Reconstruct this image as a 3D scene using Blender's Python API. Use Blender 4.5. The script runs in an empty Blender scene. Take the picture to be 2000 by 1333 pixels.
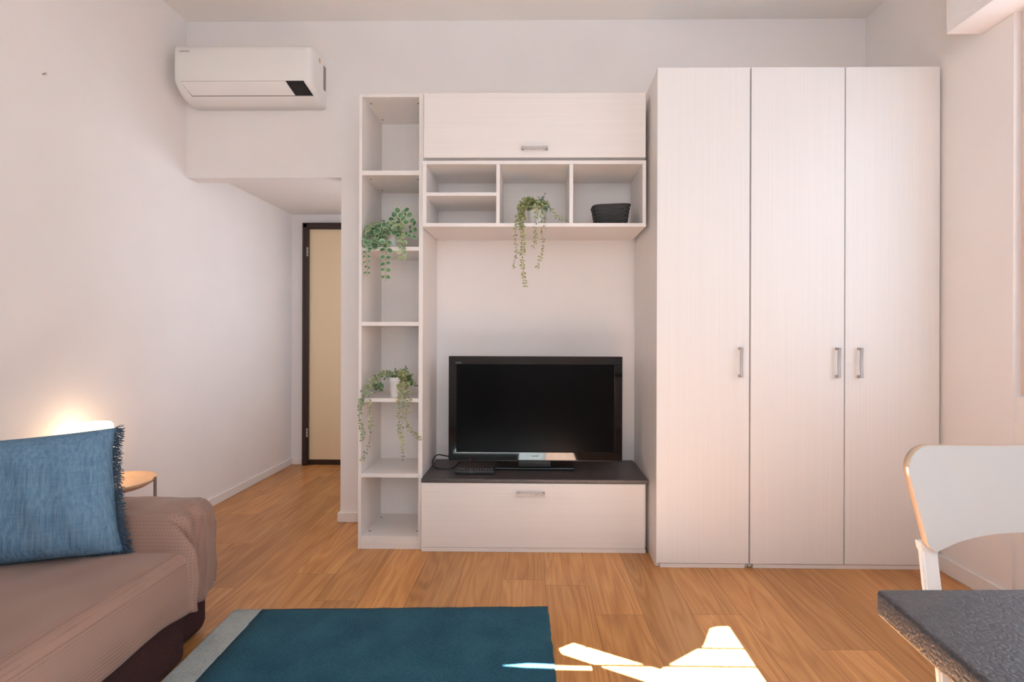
import bpy, bmesh, math, random
from mathutils import Vector, Matrix, Euler
random.seed(7)
S = bpy.context.scene
COL = S.collection

# ------------------------------------------------------------------ camera, world, light, exposure
cd = bpy.data.cameras.new('camera'); cam = bpy.data.objects.new('camera', cd); COL.objects.link(cam)
cd.sensor_width = 36.0; cd.sensor_fit = 'HORIZONTAL'; cd.lens = 36.0 * 982.0 / 2000.0
cd.shift_x = -32.0 / 2000.0; cd.shift_y = -11.5 / 2000.0; cd.clip_start = 0.02
cam.matrix_world = Matrix.Translation((0, 0, 1.10)) @ Matrix.Rotation(0.013, 4, 'Z') @ Matrix.Rotation(math.pi / 2, 4, 'X') @ Matrix.Rotation(0.003, 4, 'Z')
S.camera = cam

SUN = Vector((-0.05, 1.0, -1.0))
w = bpy.data.worlds.new('world'); S.world = w; w.use_nodes = True
w.node_tree.nodes['Background'].inputs[0].default_value = (0.78, 0.87, 1.0, 1)
w.node_tree.nodes['Background'].inputs[1].default_value = 1.9

def light(name, kind, energy, color, **k):
    d = bpy.data.lights.new(name, kind); d.energy = energy; d.color = color
    for a, b in k.items(): setattr(d, a, b)
    o = bpy.data.objects.new(name, d); COL.objects.link(o); return o
sun = light('sun', 'SUN', 115.0, (0.98, 0.98, 1.0), angle=math.radians(0.15))
sun.rotation_euler = SUN.to_track_quat('-Z', 'Y').to_euler()
# daylight coming in through the window behind the camera
day = light('daylight_rear_window', 'AREA', 16.0, (0.88, 0.94, 1.0), shape='RECTANGLE', size=2.0, size_y=1.7)
day.location = (0.0, -0.56, 1.74); day.rotation_euler = (math.radians(90), 0, 0)
# daylight coming in through the window in the right wall
d2 = light('sky_portal_right_window', 'AREA', 1.0, (1, 1, 1), shape='RECTANGLE', size=1.73, size_y=1.54)
d2.data.cycles.is_portal = True
d2.location = (1.995, 1.168, 1.63); d2.rotation_euler = (math.radians(90), 0, math.radians(90))
# daylight of the room beside the hallway, through its window
d3 = light('daylight_hallway_window', 'AREA', 6.4, (0.94, 0.92, 1.0), shape='RECTANGLE', size=0.7, size_y=1.0)
d3.location = (-0.30, 4.05, 1.45); d3.rotation_euler = (math.radians(90), 0, math.radians(90 + 38))
S.view_settings.view_transform = 'Standard'; S.view_settings.look = 'None'
S.view_settings.exposure = 0.46; S.view_settings.gamma = 1.0; S.view_settings.use_curve_mapping = False
S.cycles.max_bounces = 12; S.cycles.diffuse_bounces = 8
S.cycles.sample_clamp_indirect = 6.0

# ------------------------------------------------------------------ materials
def srgb(r, g, b):
    f = lambda c: (c / 255 / 12.92) if c / 255 <= 0.04045 else ((c / 255 + 0.055) / 1.055) ** 2.4
    return (f(r), f(g), f(b), 1)
def base(name, col, rough=0.5, metal=0.0, spec=0.5):
    m = bpy.data.materials.new(name); m.use_nodes = True
    b = m.node_tree.nodes['Principled BSDF']
    b.inputs['Base Color'].default_value = col; b.inputs['Roughness'].default_value = rough
    b.inputs['Metallic'].default_value = metal; b.inputs['Specular IOR Level'].default_value = spec
    return m, m.node_tree, b
def N(t, typ, **k):
    n = t.nodes.new(typ)
    for a, v in k.items():
        if a.startswith('i_'): n.inputs[a[2:].replace('_', ' ')].default_value = v
        else: setattr(n, a, v)
    return n
def coords(t, scale=(1, 1, 1), rot=(0, 0, 0)):
    tc = N(t, 'ShaderNodeTexCoord'); mp = N(t, 'ShaderNodeMapping')
    mp.inputs['Scale'].default_value = scale; mp.inputs['Rotation'].default_value = rot
    t.links.new(tc.outputs['Object'], mp.inputs['Vector']); return mp.outputs['Vector']
def ramp(t, fac, stops):
    r = N(t, 'ShaderNodeValToRGB'); e = r.color_ramp.elements
    e[0].position, e[0].color = stops[0]; e[1].position, e[1].color = stops[-1]
    for p, c in stops[1:-1]: x = e.new(p); x.color = c
    t.links.new(fac, r.inputs['Fac']); return r.outputs['Color']
def bump(t, b, h, strength=0.2, dist=0.002):
    n = N(t, 'ShaderNodeBump'); n.inputs['Strength'].default_value = strength; n.inputs['Distance'].default_value = dist
    t.links.new(h, n.inputs['Height']); t.links.new(n.outputs['Normal'], b.inputs['Normal']); return n
def noisy(name, c0, c1, scale=(5, 5, 5), detail=3, rough=0.5, bs=0.1, bd=0.001, metal=0.0, spec=0.5, nscale=1.0, dist=0.0):
    m, t, b = base(name, c0, rough, metal, spec)
    v = coords(t, scale); n = N(t, 'ShaderNodeTexNoise', i_Scale=nscale, i_Detail=detail, i_Distortion=dist)
    t.links.new(v, n.inputs['Vector'])
    t.links.new(ramp(t, n.outputs['Fac'], [(0.3, c0), (0.7, c1)]), b.inputs['Base Color'])
    if bs: bump(t, b, n.outputs['Fac'], bs, bd)
    return m
M = {}
M['wall'] = noisy('painted_plaster', (0.80, 0.77, 0.76, 1), (0.83, 0.80, 0.79, 1), (3, 3, 3), 6, 0.75, 0.06, 0.002, spec=0.25)
M['ceiling'] = noisy('ceiling_paint', (0.80, 0.775, 0.745, 1), (0.82, 0.795, 0.765, 1), (3, 3, 3), 5, 0.85, 0.03, 0.002, spec=0.2)
M['skirting'] = noisy('skirting_paint', (0.80, 0.77, 0.75, 1), (0.82, 0.79, 0.77, 1), (8, 8, 8), 2, 0.45, 0.02)
M['white_paint'] = noisy('white_lacquer', (0.82, 0.81, 0.80, 1), (0.84, 0.83, 0.82, 1), (8, 8, 8), 2, 0.4, 0.02)
M['laminate'] = noisy('whitewashed_wood_laminate', (0.765, 0.725, 0.70, 1), (0.795, 0.76, 0.735, 1), (160, 160, 1.6), 4, 0.42, 0.05, 0.0006)
M['laminate_h'] = noisy('whitewashed_wood_laminate_crosswise', (0.765, 0.725, 0.70, 1), (0.795, 0.76, 0.735, 1), (1.6, 160, 160), 4, 0.42, 0.05, 0.0006)
M['door_laminate'] = noisy('whitewashed_wardrobe_front', (0.76, 0.735, 0.72, 1), (0.79, 0.765, 0.75, 1), (150, 150, 1.4), 4, 0.40, 0.04, 0.0006)
M['wenge'] = noisy('dark_wenge_wood', srgb(42, 26, 20), srgb(58, 36, 28), (60, 60, 2), 3, 0.45, 0.1)
M['door_cream'] = noisy('cream_door_leaf', srgb(226, 204, 168), srgb(230, 208, 173), (4, 4, 1), 2, 0.5, 0.02)
M['chrome'] = noisy('brushed_nickel', (0.42, 0.40, 0.39, 1), (0.48, 0.46, 0.45, 1), (200, 200, 20), 2, 0.5, 0.03, metal=0.6)
M['slab'] = noisy('dark_slate_laminate', srgb(62, 56, 56), srgb(84, 76, 75), (14, 14, 14), 8, 0.5, 0.15, 0.001)
M['ac_white'] = noisy('ac_plastic', (0.80, 0.79, 0.77, 1), (0.815, 0.805, 0.785, 1), (3, 3, 3), 2, 0.32, 0.01)
M['ac_line'] = noisy('ac_seam', srgb(130, 122, 118), srgb(140, 130, 125), (5, 5, 5), 2, 0.6, 0)
M['black_gloss'] = noisy('piano_black', (0.004, 0.004, 0.005, 1), (0.005, 0.005, 0.006, 1), (3, 3, 3), 2, 0.04, 0, spec=0.4)
M['screen'] = noisy('switched_off_screen', (0.003, 0.003, 0.0035, 1), (0.004, 0.004, 0.0045, 1), (3, 3, 3), 2, 0.20, 0, spec=0.04)
M['black_plastic'] = noisy('black_plastic', (0.012, 0.012, 0.014, 1), (0.02, 0.02, 0.022, 1), (60, 60, 60), 3, 0.4, 0.05)
M['grey_print'] = noisy('grey_print', (0.20, 0.20, 0.20, 1), (0.24, 0.24, 0.24, 1), (5, 5, 5), 2, 0.5, 0)
M['grey_rubber'] = noisy('grey_cable', (0.10, 0.10, 0.10, 1), (0.13, 0.13, 0.13, 1), (40, 5, 5), 2, 0.5, 0)
M['buttons'] = noisy('button_rubber', (0.08, 0.08, 0.085, 1), (0.11, 0.11, 0.115, 1), (50, 50, 50), 2, 0.6, 0)
M['pot'] = noisy('white_enamel', (0.80, 0.78, 0.76, 1), (0.82, 0.80, 0.78, 1), (30, 30, 30), 2, 0.4, 0.02)
M['soil'] = noisy('moss_filler', srgb(60, 50, 38), srgb(86, 80, 56), (90, 90, 90), 3, 0.9, 0.4)
M['leaf_dark'] = noisy('variegated_leaf', srgb(54, 92, 66), srgb(100, 140, 108), (50, 50, 50), 3, 0.5, 0.1)
M['leaf_rim'] = noisy('leaf_pale_rim', srgb(160, 184, 140), srgb(188, 204, 164), (60, 60, 60), 2, 0.55, 0)
M['leaf_sage'] = noisy('sage_leaf', srgb(104, 126, 88), srgb(156, 170, 128), (45, 45, 45), 3, 0.55, 0.1)
M['leaf_olive'] = noisy('olive_leaf', srgb(118, 128, 80), srgb(164, 168, 116), (45, 45, 45), 3, 0.55, 0.1)
M['stem'] = noisy('green_brown_stem', srgb(120, 104, 66), srgb(146, 128, 86), (40, 40, 40), 2, 0.6, 0)
M['basket'] = noisy('black_paper_cord', (0.014, 0.013, 0.015, 1), (0.03, 0.028, 0.03, 1), (120, 120, 300), 3, 0.55, 0.3)
M['sofa_base'] = noisy('dark_brown_upholstery', srgb(58, 38, 38), srgb(68, 46, 45), (120, 120, 120), 4, 0.95, 0.3, spec=0.15)
M['tray'] = noisy('beige_powder_coat', srgb(200, 168, 140), srgb(208, 178, 150), (40, 40, 40), 2, 0.4, 0.02)
M['leg_metal'] = noisy('grey_beige_metal', srgb(122, 104, 96), srgb(134, 116, 108), (40, 40, 40), 2, 0.4, 0.02, metal=0.3)
M['chair_face'] = noisy('light_grey_laminate', srgb(204, 204, 203), srgb(207, 207, 206), (6, 6, 6), 2, 0.4, 0.01)
M['ply'] = noisy('birch_plywood_edge', srgb(184, 156, 132), srgb(206, 182, 158), (10, 400, 10), 2, 0.5, 0.1)
M['chair_leg'] = noisy('white_chair_metal', (0.80, 0.785, 0.77, 1), (0.82, 0.80, 0.79, 1), (20, 20, 20), 2, 0.35, 0.01)
M['sun_mask'] = noisy('pale_sun_mask', (0.70, 0.68, 0.65, 1), (0.74, 0.72, 0.69, 1), (200, 200, 200), 2, 0.9, 0.1)
M['sticker'] = noisy('gold_sticker', srgb(190, 150, 80), srgb(214, 176, 104), (60, 60, 60), 2, 0.4, 0)
M['frame_wood'] = noisy('beige_window_frame', srgb(206, 182, 168), srgb(214, 192, 178), (40, 40, 3), 3, 0.45, 0.05)
M['red'] = None
m, t, b = base('standby_lamp', (0.3, 0.01, 0.02, 1), 0.4); b.inputs['Emission Color'].default_value = (0.8, 0.03, 0.10, 1); b.inputs['Emission Strength'].default_value = 0.35; M['red'] = m
m, t, b = base('frosted_shade', (0.9, 0.85, 0.78, 1), 0.5)
b.inputs['Emission Color'].default_value = (1.0, 0.66, 0.36, 1); b.inputs['Emission Strength'].default_value = 3.2; M['shade'] = m
m, t, b = base('window_glass', (1, 1, 1, 1), 0.0); b.inputs['Transmission Weight'].default_value = 1.0; b.inputs['IOR'].default_value = 1.01; M['glass'] = m

def floor_mat():
    m, t, b = base('oak_plank_floor', srgb(190, 130, 85), 0.36, 0, 0.45)
    tc = N(t, 'ShaderNodeTexCoord'); sp = N(t, 'ShaderNodeSeparateXYZ'); cb = N(t, 'ShaderNodeCombineXYZ')
    t.links.new(tc.outputs['Object'], sp.inputs[0])
    # per-row shift of the end joints
    ax = N(t, 'ShaderNodeMath', operation='ADD'); ax.inputs[1].default_value = 10.065 - 0.192 * 0.0 - 0.13
    t.links.new(sp.outputs['X'], ax.inputs[0])
    row = N(t, 'ShaderNodeMath', operation='DIVIDE'); row.inputs[1].default_value = 0.192; t.links.new(ax.outputs[0], row.inputs[0])
    fl = N(t, 'ShaderNodeMath', operation='FLOOR'); t.links.new(row.outputs[0], fl.inputs[0])
    wn = N(t, 'ShaderNodeTexWhiteNoise', noise_dimensions='1D'); t.links.new(fl.outputs[0], wn.inputs['W'])
    sh = N(t, 'ShaderNodeMath', operation='MULTIPLY_ADD'); sh.inputs[1].default_value = 1.25
    t.links.new(wn.outputs['Value'], sh.inputs[0]); t.links.new(sp.outputs['Y'], sh.inputs[2])
    ln = N(t, 'ShaderNodeMath', operation='DIVIDE'); ln.inputs[1].default_value = 1.25; t.links.new(sh.outputs[0], ln.inputs[0])
    lf = N(t, 'ShaderNodeMath', operation='FLOOR'); t.links.new(ln.outputs[0], lf.inputs[0])
    t.links.new(fl.outputs[0], cb.inputs[0]); t.links.new(lf.outputs[0], cb.inputs[1])
    w2 = N(t, 'ShaderNodeTexWhiteNoise', noise_dimensions='2D'); t.links.new(cb.outputs[0], w2.inputs['Vector'])
    # distance to seams
    def frac(o, width, thick):
        f = N(t, 'ShaderNodeMath', operation='FRACT'); t.links.new(o, f.inputs[0])
        p = N(t, 'ShaderNodeMath', operation='PINGPONG'); p.inputs[1].default_value = 0.5; t.links.new(f.outputs[0], p.inputs[0])
        l = N(t, 'ShaderNodeMath', operation='LESS_THAN'); l.inputs[1].default_value = thick / width; t.links.new(p.outputs[0], l.inputs[0]); return l.outputs[0]
    s1 = frac(row.outputs[0], 0.192, 0.0009); s2 = frac(ln.outputs[0], 1.25, 0.0009)
    seam = N(t, 'ShaderNodeMath', operation='MAXIMUM'); t.links.new(s1, seam.inputs[0]); t.links.new(s2, seam.inputs[1])
    # grain coordinates, shifted per plank
    off = N(t, 'ShaderNodeVectorMath', operation='SCALE'); off.inputs['Scale'].default_value = 37.0; t.links.new(w2.outputs['Color'], off.inputs[0])
    add = N(t, 'ShaderNodeVectorMath', operation='ADD'); t.links.new(tc.outputs['Object'], add.inputs[0]); t.links.new(off.outputs[0], add.inputs[1])
    mp = N(t, 'ShaderNodeMapping'); mp.inputs['Scale'].default_value = (9, 0.8, 1); t.links.new(add.outputs[0], mp.inputs['Vector'])
    n1 = N(t, 'ShaderNodeTexNoise', i_Scale=1.0, i_Detail=2.0, i_Distortion=0.6); t.links.new(mp.outputs[0], n1.inputs['Vector'])
    rg = N(t, 'ShaderNodeMath', operation='MULTIPLY'); rg.inputs[1].default_value = 9.0; t.links.new(n1.outputs['Fac'], rg.inputs[0])
    rf = N(t, 'ShaderNodeMath', operation='PINGPONG'); rf.inputs[1].default_value = 0.5; t.links.new(rg.outputs[0], rf.inputs[0])
    mp2 = N(t, 'ShaderNodeMapping'); mp2.inputs['Scale'].default_value = (120, 3, 1); t.links.new(add.outputs[0], mp2.inputs['Vector'])
    n2 = N(t, 'ShaderNodeTexNoise', i_Scale=1.0, i_Detail=4.0); t.links.new(mp2.outputs[0], n2.inputs['Vector'])
    mp3 = N(t, 'ShaderNodeMapping'); mp3.inputs['Scale'].default_value = (5, 1.4, 1); t.links.new(add.outputs[0], mp3.inputs['Vector'])
    n3 = N(t, 'ShaderNodeTexNoise', i_Scale=1.0, i_Detail=3.0); t.links.new(mp3.outputs[0], n3.inputs['Vector'])
    mixf = N(t, 'ShaderNodeMath', operation='MULTIPLY_ADD'); mixf.inputs[1].default_value = 0.42; t.links.new(rf.outputs[0], mixf.inputs[0])
    k2 = N(t, 'ShaderNodeMath', operation='MULTIPLY_ADD'); k2.inputs[1].default_value = 0.42; t.links.new(n2.outputs['Fac'], k2.inputs[0])
    k3 = N(t, 'ShaderNodeMath', operation='MULTIPLY'); k3.inputs[1].default_value = 0.40; t.links.new(n3.outputs['Fac'], k3.inputs[0])
    t.links.new(k3.outputs[0], k2.inputs[2]); t.links.new(k2.outputs[0], mixf.inputs[2])
    col = ramp(t, mixf.outputs[0], [(0.26, srgb(158, 102, 54)), (0.54, srgb(192, 136, 80)), (0.86, srgb(214, 164, 108))])
    hsv = N(t, 'ShaderNodeHueSaturation'); t.links.new(col, hsv.inputs['Color'])
    mr = N(t, 'ShaderNodeMapRange'); mr.inputs['To Min'].default_value = 0.82; mr.inputs['To Max'].default_value = 1.10
    t.links.new(w2.outputs['Value'], mr.inputs['Value']); t.links.new(mr.outputs[0], hsv.inputs['Value'])
    mx = N(t, 'ShaderNodeMix', data_type='RGBA'); t.links.new(seam.outputs[0], mx.inputs['Factor']); t.links.new(hsv.outputs[0], mx.inputs['A'])
    mx.inputs['B'].default_value = srgb(120, 76, 46); t.links.new(mx.outputs['Result'], b.inputs['Base Color'])
    bump(t, b, n2.outputs['Fac'], 0.12, 0.0008)
    return m
M['floor'] = floor_mat()

def rug_mat(name, c0, c1):
    m, t, b = base(name, c0, 0.95, 0, 0.1)
    v = coords(t, (1, 1, 1)); n = N(t, 'ShaderNodeTexNoise', i_Scale=260.0, i_Detail=3.0); t.links.new(v, n.inputs['Vector'])
    n2 = N(t, 'ShaderNodeTexNoise', i_Scale=7.0, i_Detail=5.0); t.links.new(v, n2.inputs['Vector'])
    a = N(t, 'ShaderNodeMath', operation='MULTIPLY_ADD'); a.inputs[1].default_value = 0.6; t.links.new(n.outputs['Fac'], a.inputs[0])
    h = N(t, 'ShaderNodeMath', operation='MULTIPLY'); h.inputs[1].default_value = 0.4; t.links.new(n2.outputs['Fac'], h.inputs[0]); t.links.new(h.outputs[0], a.inputs[2])
    t.links.new(ramp(t, a.outputs[0], [(0.38, c0), (0.62, c1)]), b.inputs['Base Color'])
    b.inputs['Sheen Weight'].default_value = 0.05; bump(t, b, n.outputs['Fac'], 0.7, 0.006)
    return m
M['rug_teal'] = rug_mat('teal_pile', srgb(24, 68, 88), srgb(44, 92, 110))
M['rug_pale'] = rug_mat('pale_grey_pile', srgb(150, 160, 160), srgb(186, 194, 192))

def throw_mat():
    m, t, b = base('ribbed_taupe_cotton', srgb(150, 118, 106), 0.9, 0, 0.15)
    v = coords(t, (1, 1, 1))
    w1 = N(t, 'ShaderNodeTexWave', wave_type='BANDS', bands_direction='X', i_Scale=30.0, i_Distortion=0.6, i_Detail=1.0)
    w2 = N(t, 'ShaderNodeTexWave', wave_type='BANDS', bands_direction='Y', i_Scale=30.0, i_Distortion=1.0, i_Detail=1.0)
    w3 = N(t, 'ShaderNodeTexWave', wave_type='BANDS', bands_direction='Z', i_Scale=30.0, i_Distortion=0.6, i_Detail=1.0)
    for q in (w1, w2, w3): t.links.new(v, q.inputs['Vector'])
    a = N(t, 'ShaderNodeMath', operation='ADD'); t.links.new(w1.outputs['Fac'], a.inputs[0]); t.links.new(w3.outputs['Fac'], a.inputs[1])
    mm = N(t, 'ShaderNodeMath', operation='MULTIPLY_ADD'); mm.inputs[1].default_value = 0.12; t.links.new(w2.outputs['Fac'], mm.inputs[0]); t.links.new(a.outputs[0], mm.inputs[2])
    t.links.new(ramp(t, mm.outputs[0], [(0.0, srgb(128, 101, 90)), (1.0, srgb(144, 116, 104))]), b.inputs['Base Color'])
    b.inputs['Sheen Weight'].default_value = 0.2
    bump(t, b, mm.outputs[0], 0.14, 0.0010); return m
M['throw'] = throw_mat()
def muslin():
    m, t, b = base('crinkled_blue_muslin', srgb(88, 122, 150), 0.95, 0, 0.1)
    v = coords(t, (120, 120, 9)); n = N(t, 'ShaderNodeTexNoise', i_Scale=1.0, i_Detail=3.0, i_Distortion=0.25); t.links.new(v, n.inputs['Vector'])
    v2 = coords(t, (14, 14, 160)); n2 = N(t, 'ShaderNodeTexNoise', i_Scale=1.0, i_Detail=2.0); t.links.new(v2, n2.inputs['Vector'])
    a = N(t, 'ShaderNodeMath', operation='MULTIPLY_ADD'); a.inputs[1].default_value = 0.3; t.links.new(n2.outputs['Fac'], a.inputs[0]); t.links.new(n.outputs['Fac'], a.inputs[2])
    t.links.new(ramp(t, a.outputs[0], [(0.45, srgb(84, 114, 140)), (0.85, srgb(106, 138, 162))]), b.inputs['Base Color'])
    bump(t, b, a.outputs[0], 0.75, 0.006); return m
M['muslin'] = muslin()
M['fringe'] = noisy('dark_blue_fringe', srgb(40, 62, 84), srgb(72, 92, 108), (200, 200, 200), 2, 0.95, 0)
def slate(name, sc, bs, lo, hi):
    m, t, b = base(name, lo, 0.42, 0, 0.5)
    v = coords(t, sc); n = N(t, 'ShaderNodeTexNoise', i_Scale=1.0, i_Detail=6.0, i_Distortion=1.6); t.links.new(v, n.inputs['Vector'])
    vo = N(t, 'ShaderNodeTexVoronoi', feature='DISTANCE_TO_EDGE', i_Scale=1.3); t.links.new(v, vo.inputs['Vector'])
    a = N(t, 'ShaderNodeMath', operation='ADD'); t.links.new(n.outputs['Fac'], a.inputs[0]); t.links.new(vo.outputs['Distance'], a.inputs[1])
    t.links.new(ramp(t, a.outputs[0], [(0.35, lo), (0.95, hi)]), b.inputs['Base Color'])
    bump(t, b, a.outputs[0], bs, 0.002); return m
M['table_top'] = slate('leathered_slate_laminate', (110, 110, 110), 0.6, srgb(50, 47, 50), srgb(74, 69, 72))
M['bench_top'] = slate('dark_slate_board', (30, 60, 60), 0.15, srgb(60, 54, 53), srgb(80, 72, 70))

# ------------------------------------------------------------------ mesh helpers
def finish(name, bm, mats, parent=None, smooth=False, sub=0):
    me = bpy.data.meshes.new(name); bm.normal_update(); bm.to_mesh(me); bm.free()
    for m in (mats if isinstance(mats, (list, tuple)) else [mats]): me.materials.append(m)
    if smooth:
        for p in me.polygons: p.use_smooth = True
    o = bpy.data.objects.new(name, me); COL.objects.link(o)
    if parent is not None: attach(o, parent)
    if sub:
        s = o.modifiers.new('sub', 'SUBSURF'); s.levels = sub; s.render_levels = sub
    return o
def attach(o, parent):
    o.parent = parent
    o.matrix_parent_inverse = WM[parent.name].inverted() if parent.name in WM else Matrix.Identity(4)
WM = {}
def thing(name, label, cat, loc=(0, 0, 0), group=None):
    o = bpy.data.objects.new(name, None); COL.objects.link(o); o.location = loc; o.empty_display_size = 0.05
    WM[o.name] = Matrix.Translation(loc); return tag(o, label, cat, group)
def tag(o, label, cat, group=None):
    o['label'] = label; o['category'] = cat
    if group: o['group'] = group
    return o
def struct(o): o['kind'] = 'structure'; return o
def add_box(bm, x0, x1, y0, y1, z0, z1, bev=0.0, seg=2, mi=0):
    vs = [bm.verts.new((x, y, z)) for x in (x0, x1) for y in (y0, y1) for z in (z0, z1)]
    F = [(0, 1, 3, 2), (4, 6, 7, 5), (0, 4, 5, 1), (2, 3, 7, 6), (0, 2, 6, 4), (1, 5, 7, 3)]
    fs = [bm.faces.new([vs[i] for i in f]) for f in F]
    for f in fs: f.material_index = mi
    if bev:
        es = list({e for f in fs for e in f.edges})
        r = bmesh.ops.bevel(bm, geom=es, offset=bev, segments=seg, profile=0.5, affect='EDGES')
        for f in r['faces']: f.material_index = mi
    return fs
def box(name, b, mat, parent=None, bev=0.0015, seg=1):
    bm = bmesh.new()
    for q in (b if isinstance(b[0], (list, tuple)) else [b]): add_box(bm, *q, bev=bev, seg=seg)
    return finish(name, bm, mat, parent)
def add_tube(bm, pts, r, n=8, caps=True, mi=0):
    pts = [Vector(p) for p in pts]; rs = r if isinstance(r, (list, tuple)) else [r] * len(pts)
    prev = None; rings = []
    for i, p in enumerate(pts):
        d = (pts[min(i + 1, len(pts) - 1)] - pts[max(i - 1, 0)]).normalized()
        if prev is None:
            a = Vector((0, 0, 1)) if abs(d.z) < 0.9 else Vector((1, 0, 0)); u = d.cross(a).normalized()
        else: u = (prev - d * prev.dot(d)).normalized()
        prev = u; v = d.cross(u)
        rings.append([bm.verts.new(p + (u * math.cos(2 * math.pi * k / n) + v * math.sin(2 * math.pi * k / n)) * rs[i]) for k in range(n)])
    for a, b in zip(rings, rings[1:]):
        for k in range(n):
            f = bm.faces.new((a[k], a[(k + 1) % n], b[(k + 1) % n], b[k])); f.smooth = True; f.material_index = mi
    if caps and n > 2:
        for rg, rev in ((rings[0], True), (rings[-1], False)):
            f = bm.faces.new(rg[::-1] if rev else rg); f.material_index = mi
def lathe(bm, prof, c=(0, 0, 0), n=40, mi=0, wob=None):
    rings = []
    for (r, z) in prof:
        rings.append([bm.verts.new((c[0] + r * math.cos(2 * math.pi * k / n), c[1] + r * math.sin(2 * math.pi * k / n), c[2] + z + (wob(k, r, z) if wob else 0))) for k in range(n)])
    for a, b in zip(rings, rings[1:]):
        for k in range(n):
            f = bm.faces.new((a[k], a[(k + 1) % n], b[(k + 1) % n], b[k])); f.smooth = True; f.material_index = mi
    return rings
def text(name, body, size, loc, rot, mat, parent, extr=0.0003):
    c = bpy.data.curves.new(name, 'FONT'); c.body = body; c.size = size; c.align_x = 'CENTER'; c.align_y = 'CENTER'; c.extrude = extr
    c.materials.append(mat); o = bpy.data.objects.new(name, c); COL.objects.link(o)
    me = bpy.data.meshes.new_from_object(o); bpy.data.objects.remove(o)
    me.transform(Matrix.Translation(loc) @ Euler(rot).to_matrix().to_4x4())
    o = bpy.data.objects.new(name, me); COL.objects.link(o); attach(o, parent); return o

# ------------------------------------------------------------------ the room
XL, XR, YB, YE, YR, ZC = -2.06, 1.912, 2.94, 4.23, -0.60, 2.943
struct(box('floor', (XL - 0.2, XR + 0.3, YR - 0.1, YE + 0.1, -0.1, 0), M['floor'], bev=0))
struct(box('ceiling', (XL - 0.2, XR + 0.3, YR - 0.1, YB + 0.1, ZC, ZC + 0.1), M['ceiling'], bev=0))
struct(box('wall_left', (XL - 0.12, XL, YR - 0.1, YE + 0.1, 0, ZC), M['wall'], bev=0))
XP = -1.140
struct(box('wall_back', [(XP, XR + 0.3, YB, YB + 0.10, 0, ZC), (XL, XP, YB, YB + 0.10, 2.023, ZC)], M['wall'], bev=0))
struct(box('wall_hallway_end', [(XL, -1.955, YE, YE + 0.1, 0, 2.25), (-1.955, -1.0, YE, YE + 0.1, 2.039, 2.25), (-1.0, -0.7, YE, YE + 0.1, 0, 2.25)], M['wall'], bev=0))
struct(box('wall_hallway_right', [(-0.80, -0.70, YB + 0.10, 3.15, 0, 2.25), (-0.80, -0.70, 3.95, YE, 0, 2.25), (-0.80, -0.70, 3.15, 3.95, 0, 0.9), (-0.80, -0.70, 3.15, 3.95, 2.0, 2.25)], M['wall'], bev=0))
struct(box('ceiling_hallway', (XL, -0.7, YB + 0.10, YE + 0.1, 2.115, 2.25), M['ceiling'], bev=0))
# right wall with its window recess
WY = 2.036
struct(box('wall_right', [(XR, XR + 0.075, WY, YB + 0.1, 0, ZC), (XR, XR + 0.075, 0.30, WY, 2.40, ZC), (XR, XR + 0.075, YR, 0.30, 0, ZC),
                          (XR + 0.014, XR + 0.075, 0.30, WY, 0, 0.86)], M['wall'], bev=0))
# rear wall (behind the camera) with a high window
OX0, OX1, OZ0, OZ1 = -1.1, 1.05, 0.88, 2.62
struct(box('wall_rear', [(XL, OX0, YR - 0.02, YR, 0, ZC), (OX1, XR, YR - 0.02, YR, 0, ZC), (OX0, OX1, YR - 0.02, YR, 0, OZ0), (OX0, OX1, YR - 0.02, YR, OZ1, ZC)], M['wall'], bev=0))
# skirtings
BH = 0.058
struct(box('baseboard_left', (XL, XL + 0.013, YR, YE, 0, BH), M['skirting'], bev=0.003))
struct(box('baseboard_hallway_end', (XL + 0.013, -1.955, YE - 0.013, YE, 0, BH), M['skirting'], bev=0.003))
struct(box('baseboard_back', [(XP - 0.001, -0.906, YB - 0.013, YB, 0, BH), (XP - 0.013, XP, YB - 0.013, YB + 0.10, 0, BH)], M['skirting'], bev=0.003))
struct(box('baseboard_right', (XR - 0.013, XR, WY, YB, 0, 0.075), M['skirting'], bev=0.003))
# right-hand window: casement with a beige stile, glass, track
o = box('window_1', [(XR + 0.018, XR + 0.062, 1.990, 2.022, 0.866, 2.395), (XR + 0.018, XR + 0.062, 0.31, 0.345, 0.866, 2.395),
                     (XR + 0.018, XR + 0.062, 0.345, 1.990, 0.866, 0.91), (XR + 0.018, XR + 0.062, 0.345, 1.990, 2.35, 2.395)], M['frame_wood'], bev=0.002); struct(o)
# door in the hallway
o = box('door_1', [(-1.955, -1.903, YE - 0.035, YE + 0.03, 0, 2.039), (-1.903, -1.05, YE - 0.035, YE + 0.03, 1.987, 2.039), (-1.05, -1.0, YE - 0.035, YE + 0.03, 0, 2.039),
                   (-1.945, -1.91, YE - 0.045, YE - 0.03, 0, 2.028), (-1.945, -1.0, YE - 0.045, YE - 0.03, 1.996, 2.028), (-1.903, -1.05, YE - 0.012, YE + 0.02, 0.0, 0.046)], M['wenge'], bev=0.003)
struct(o)
box('door_leaf', (-1.905, -1.048, YE - 0.010, YE + 0.03, 0.040, 1.99), M['door_cream'], o)
for z in (1.792, 0.276):
    bm = bmesh.new()
    for k in (-0.026, 0, 0.026): add_tube(bm, [(-1.906, YE - 0.047, z + k - 0.011), (-1.906, YE - 0.047, z + k + 0.011)], 0.007, 10)
    finish('hinge', bm, M['chrome'], o)
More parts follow.
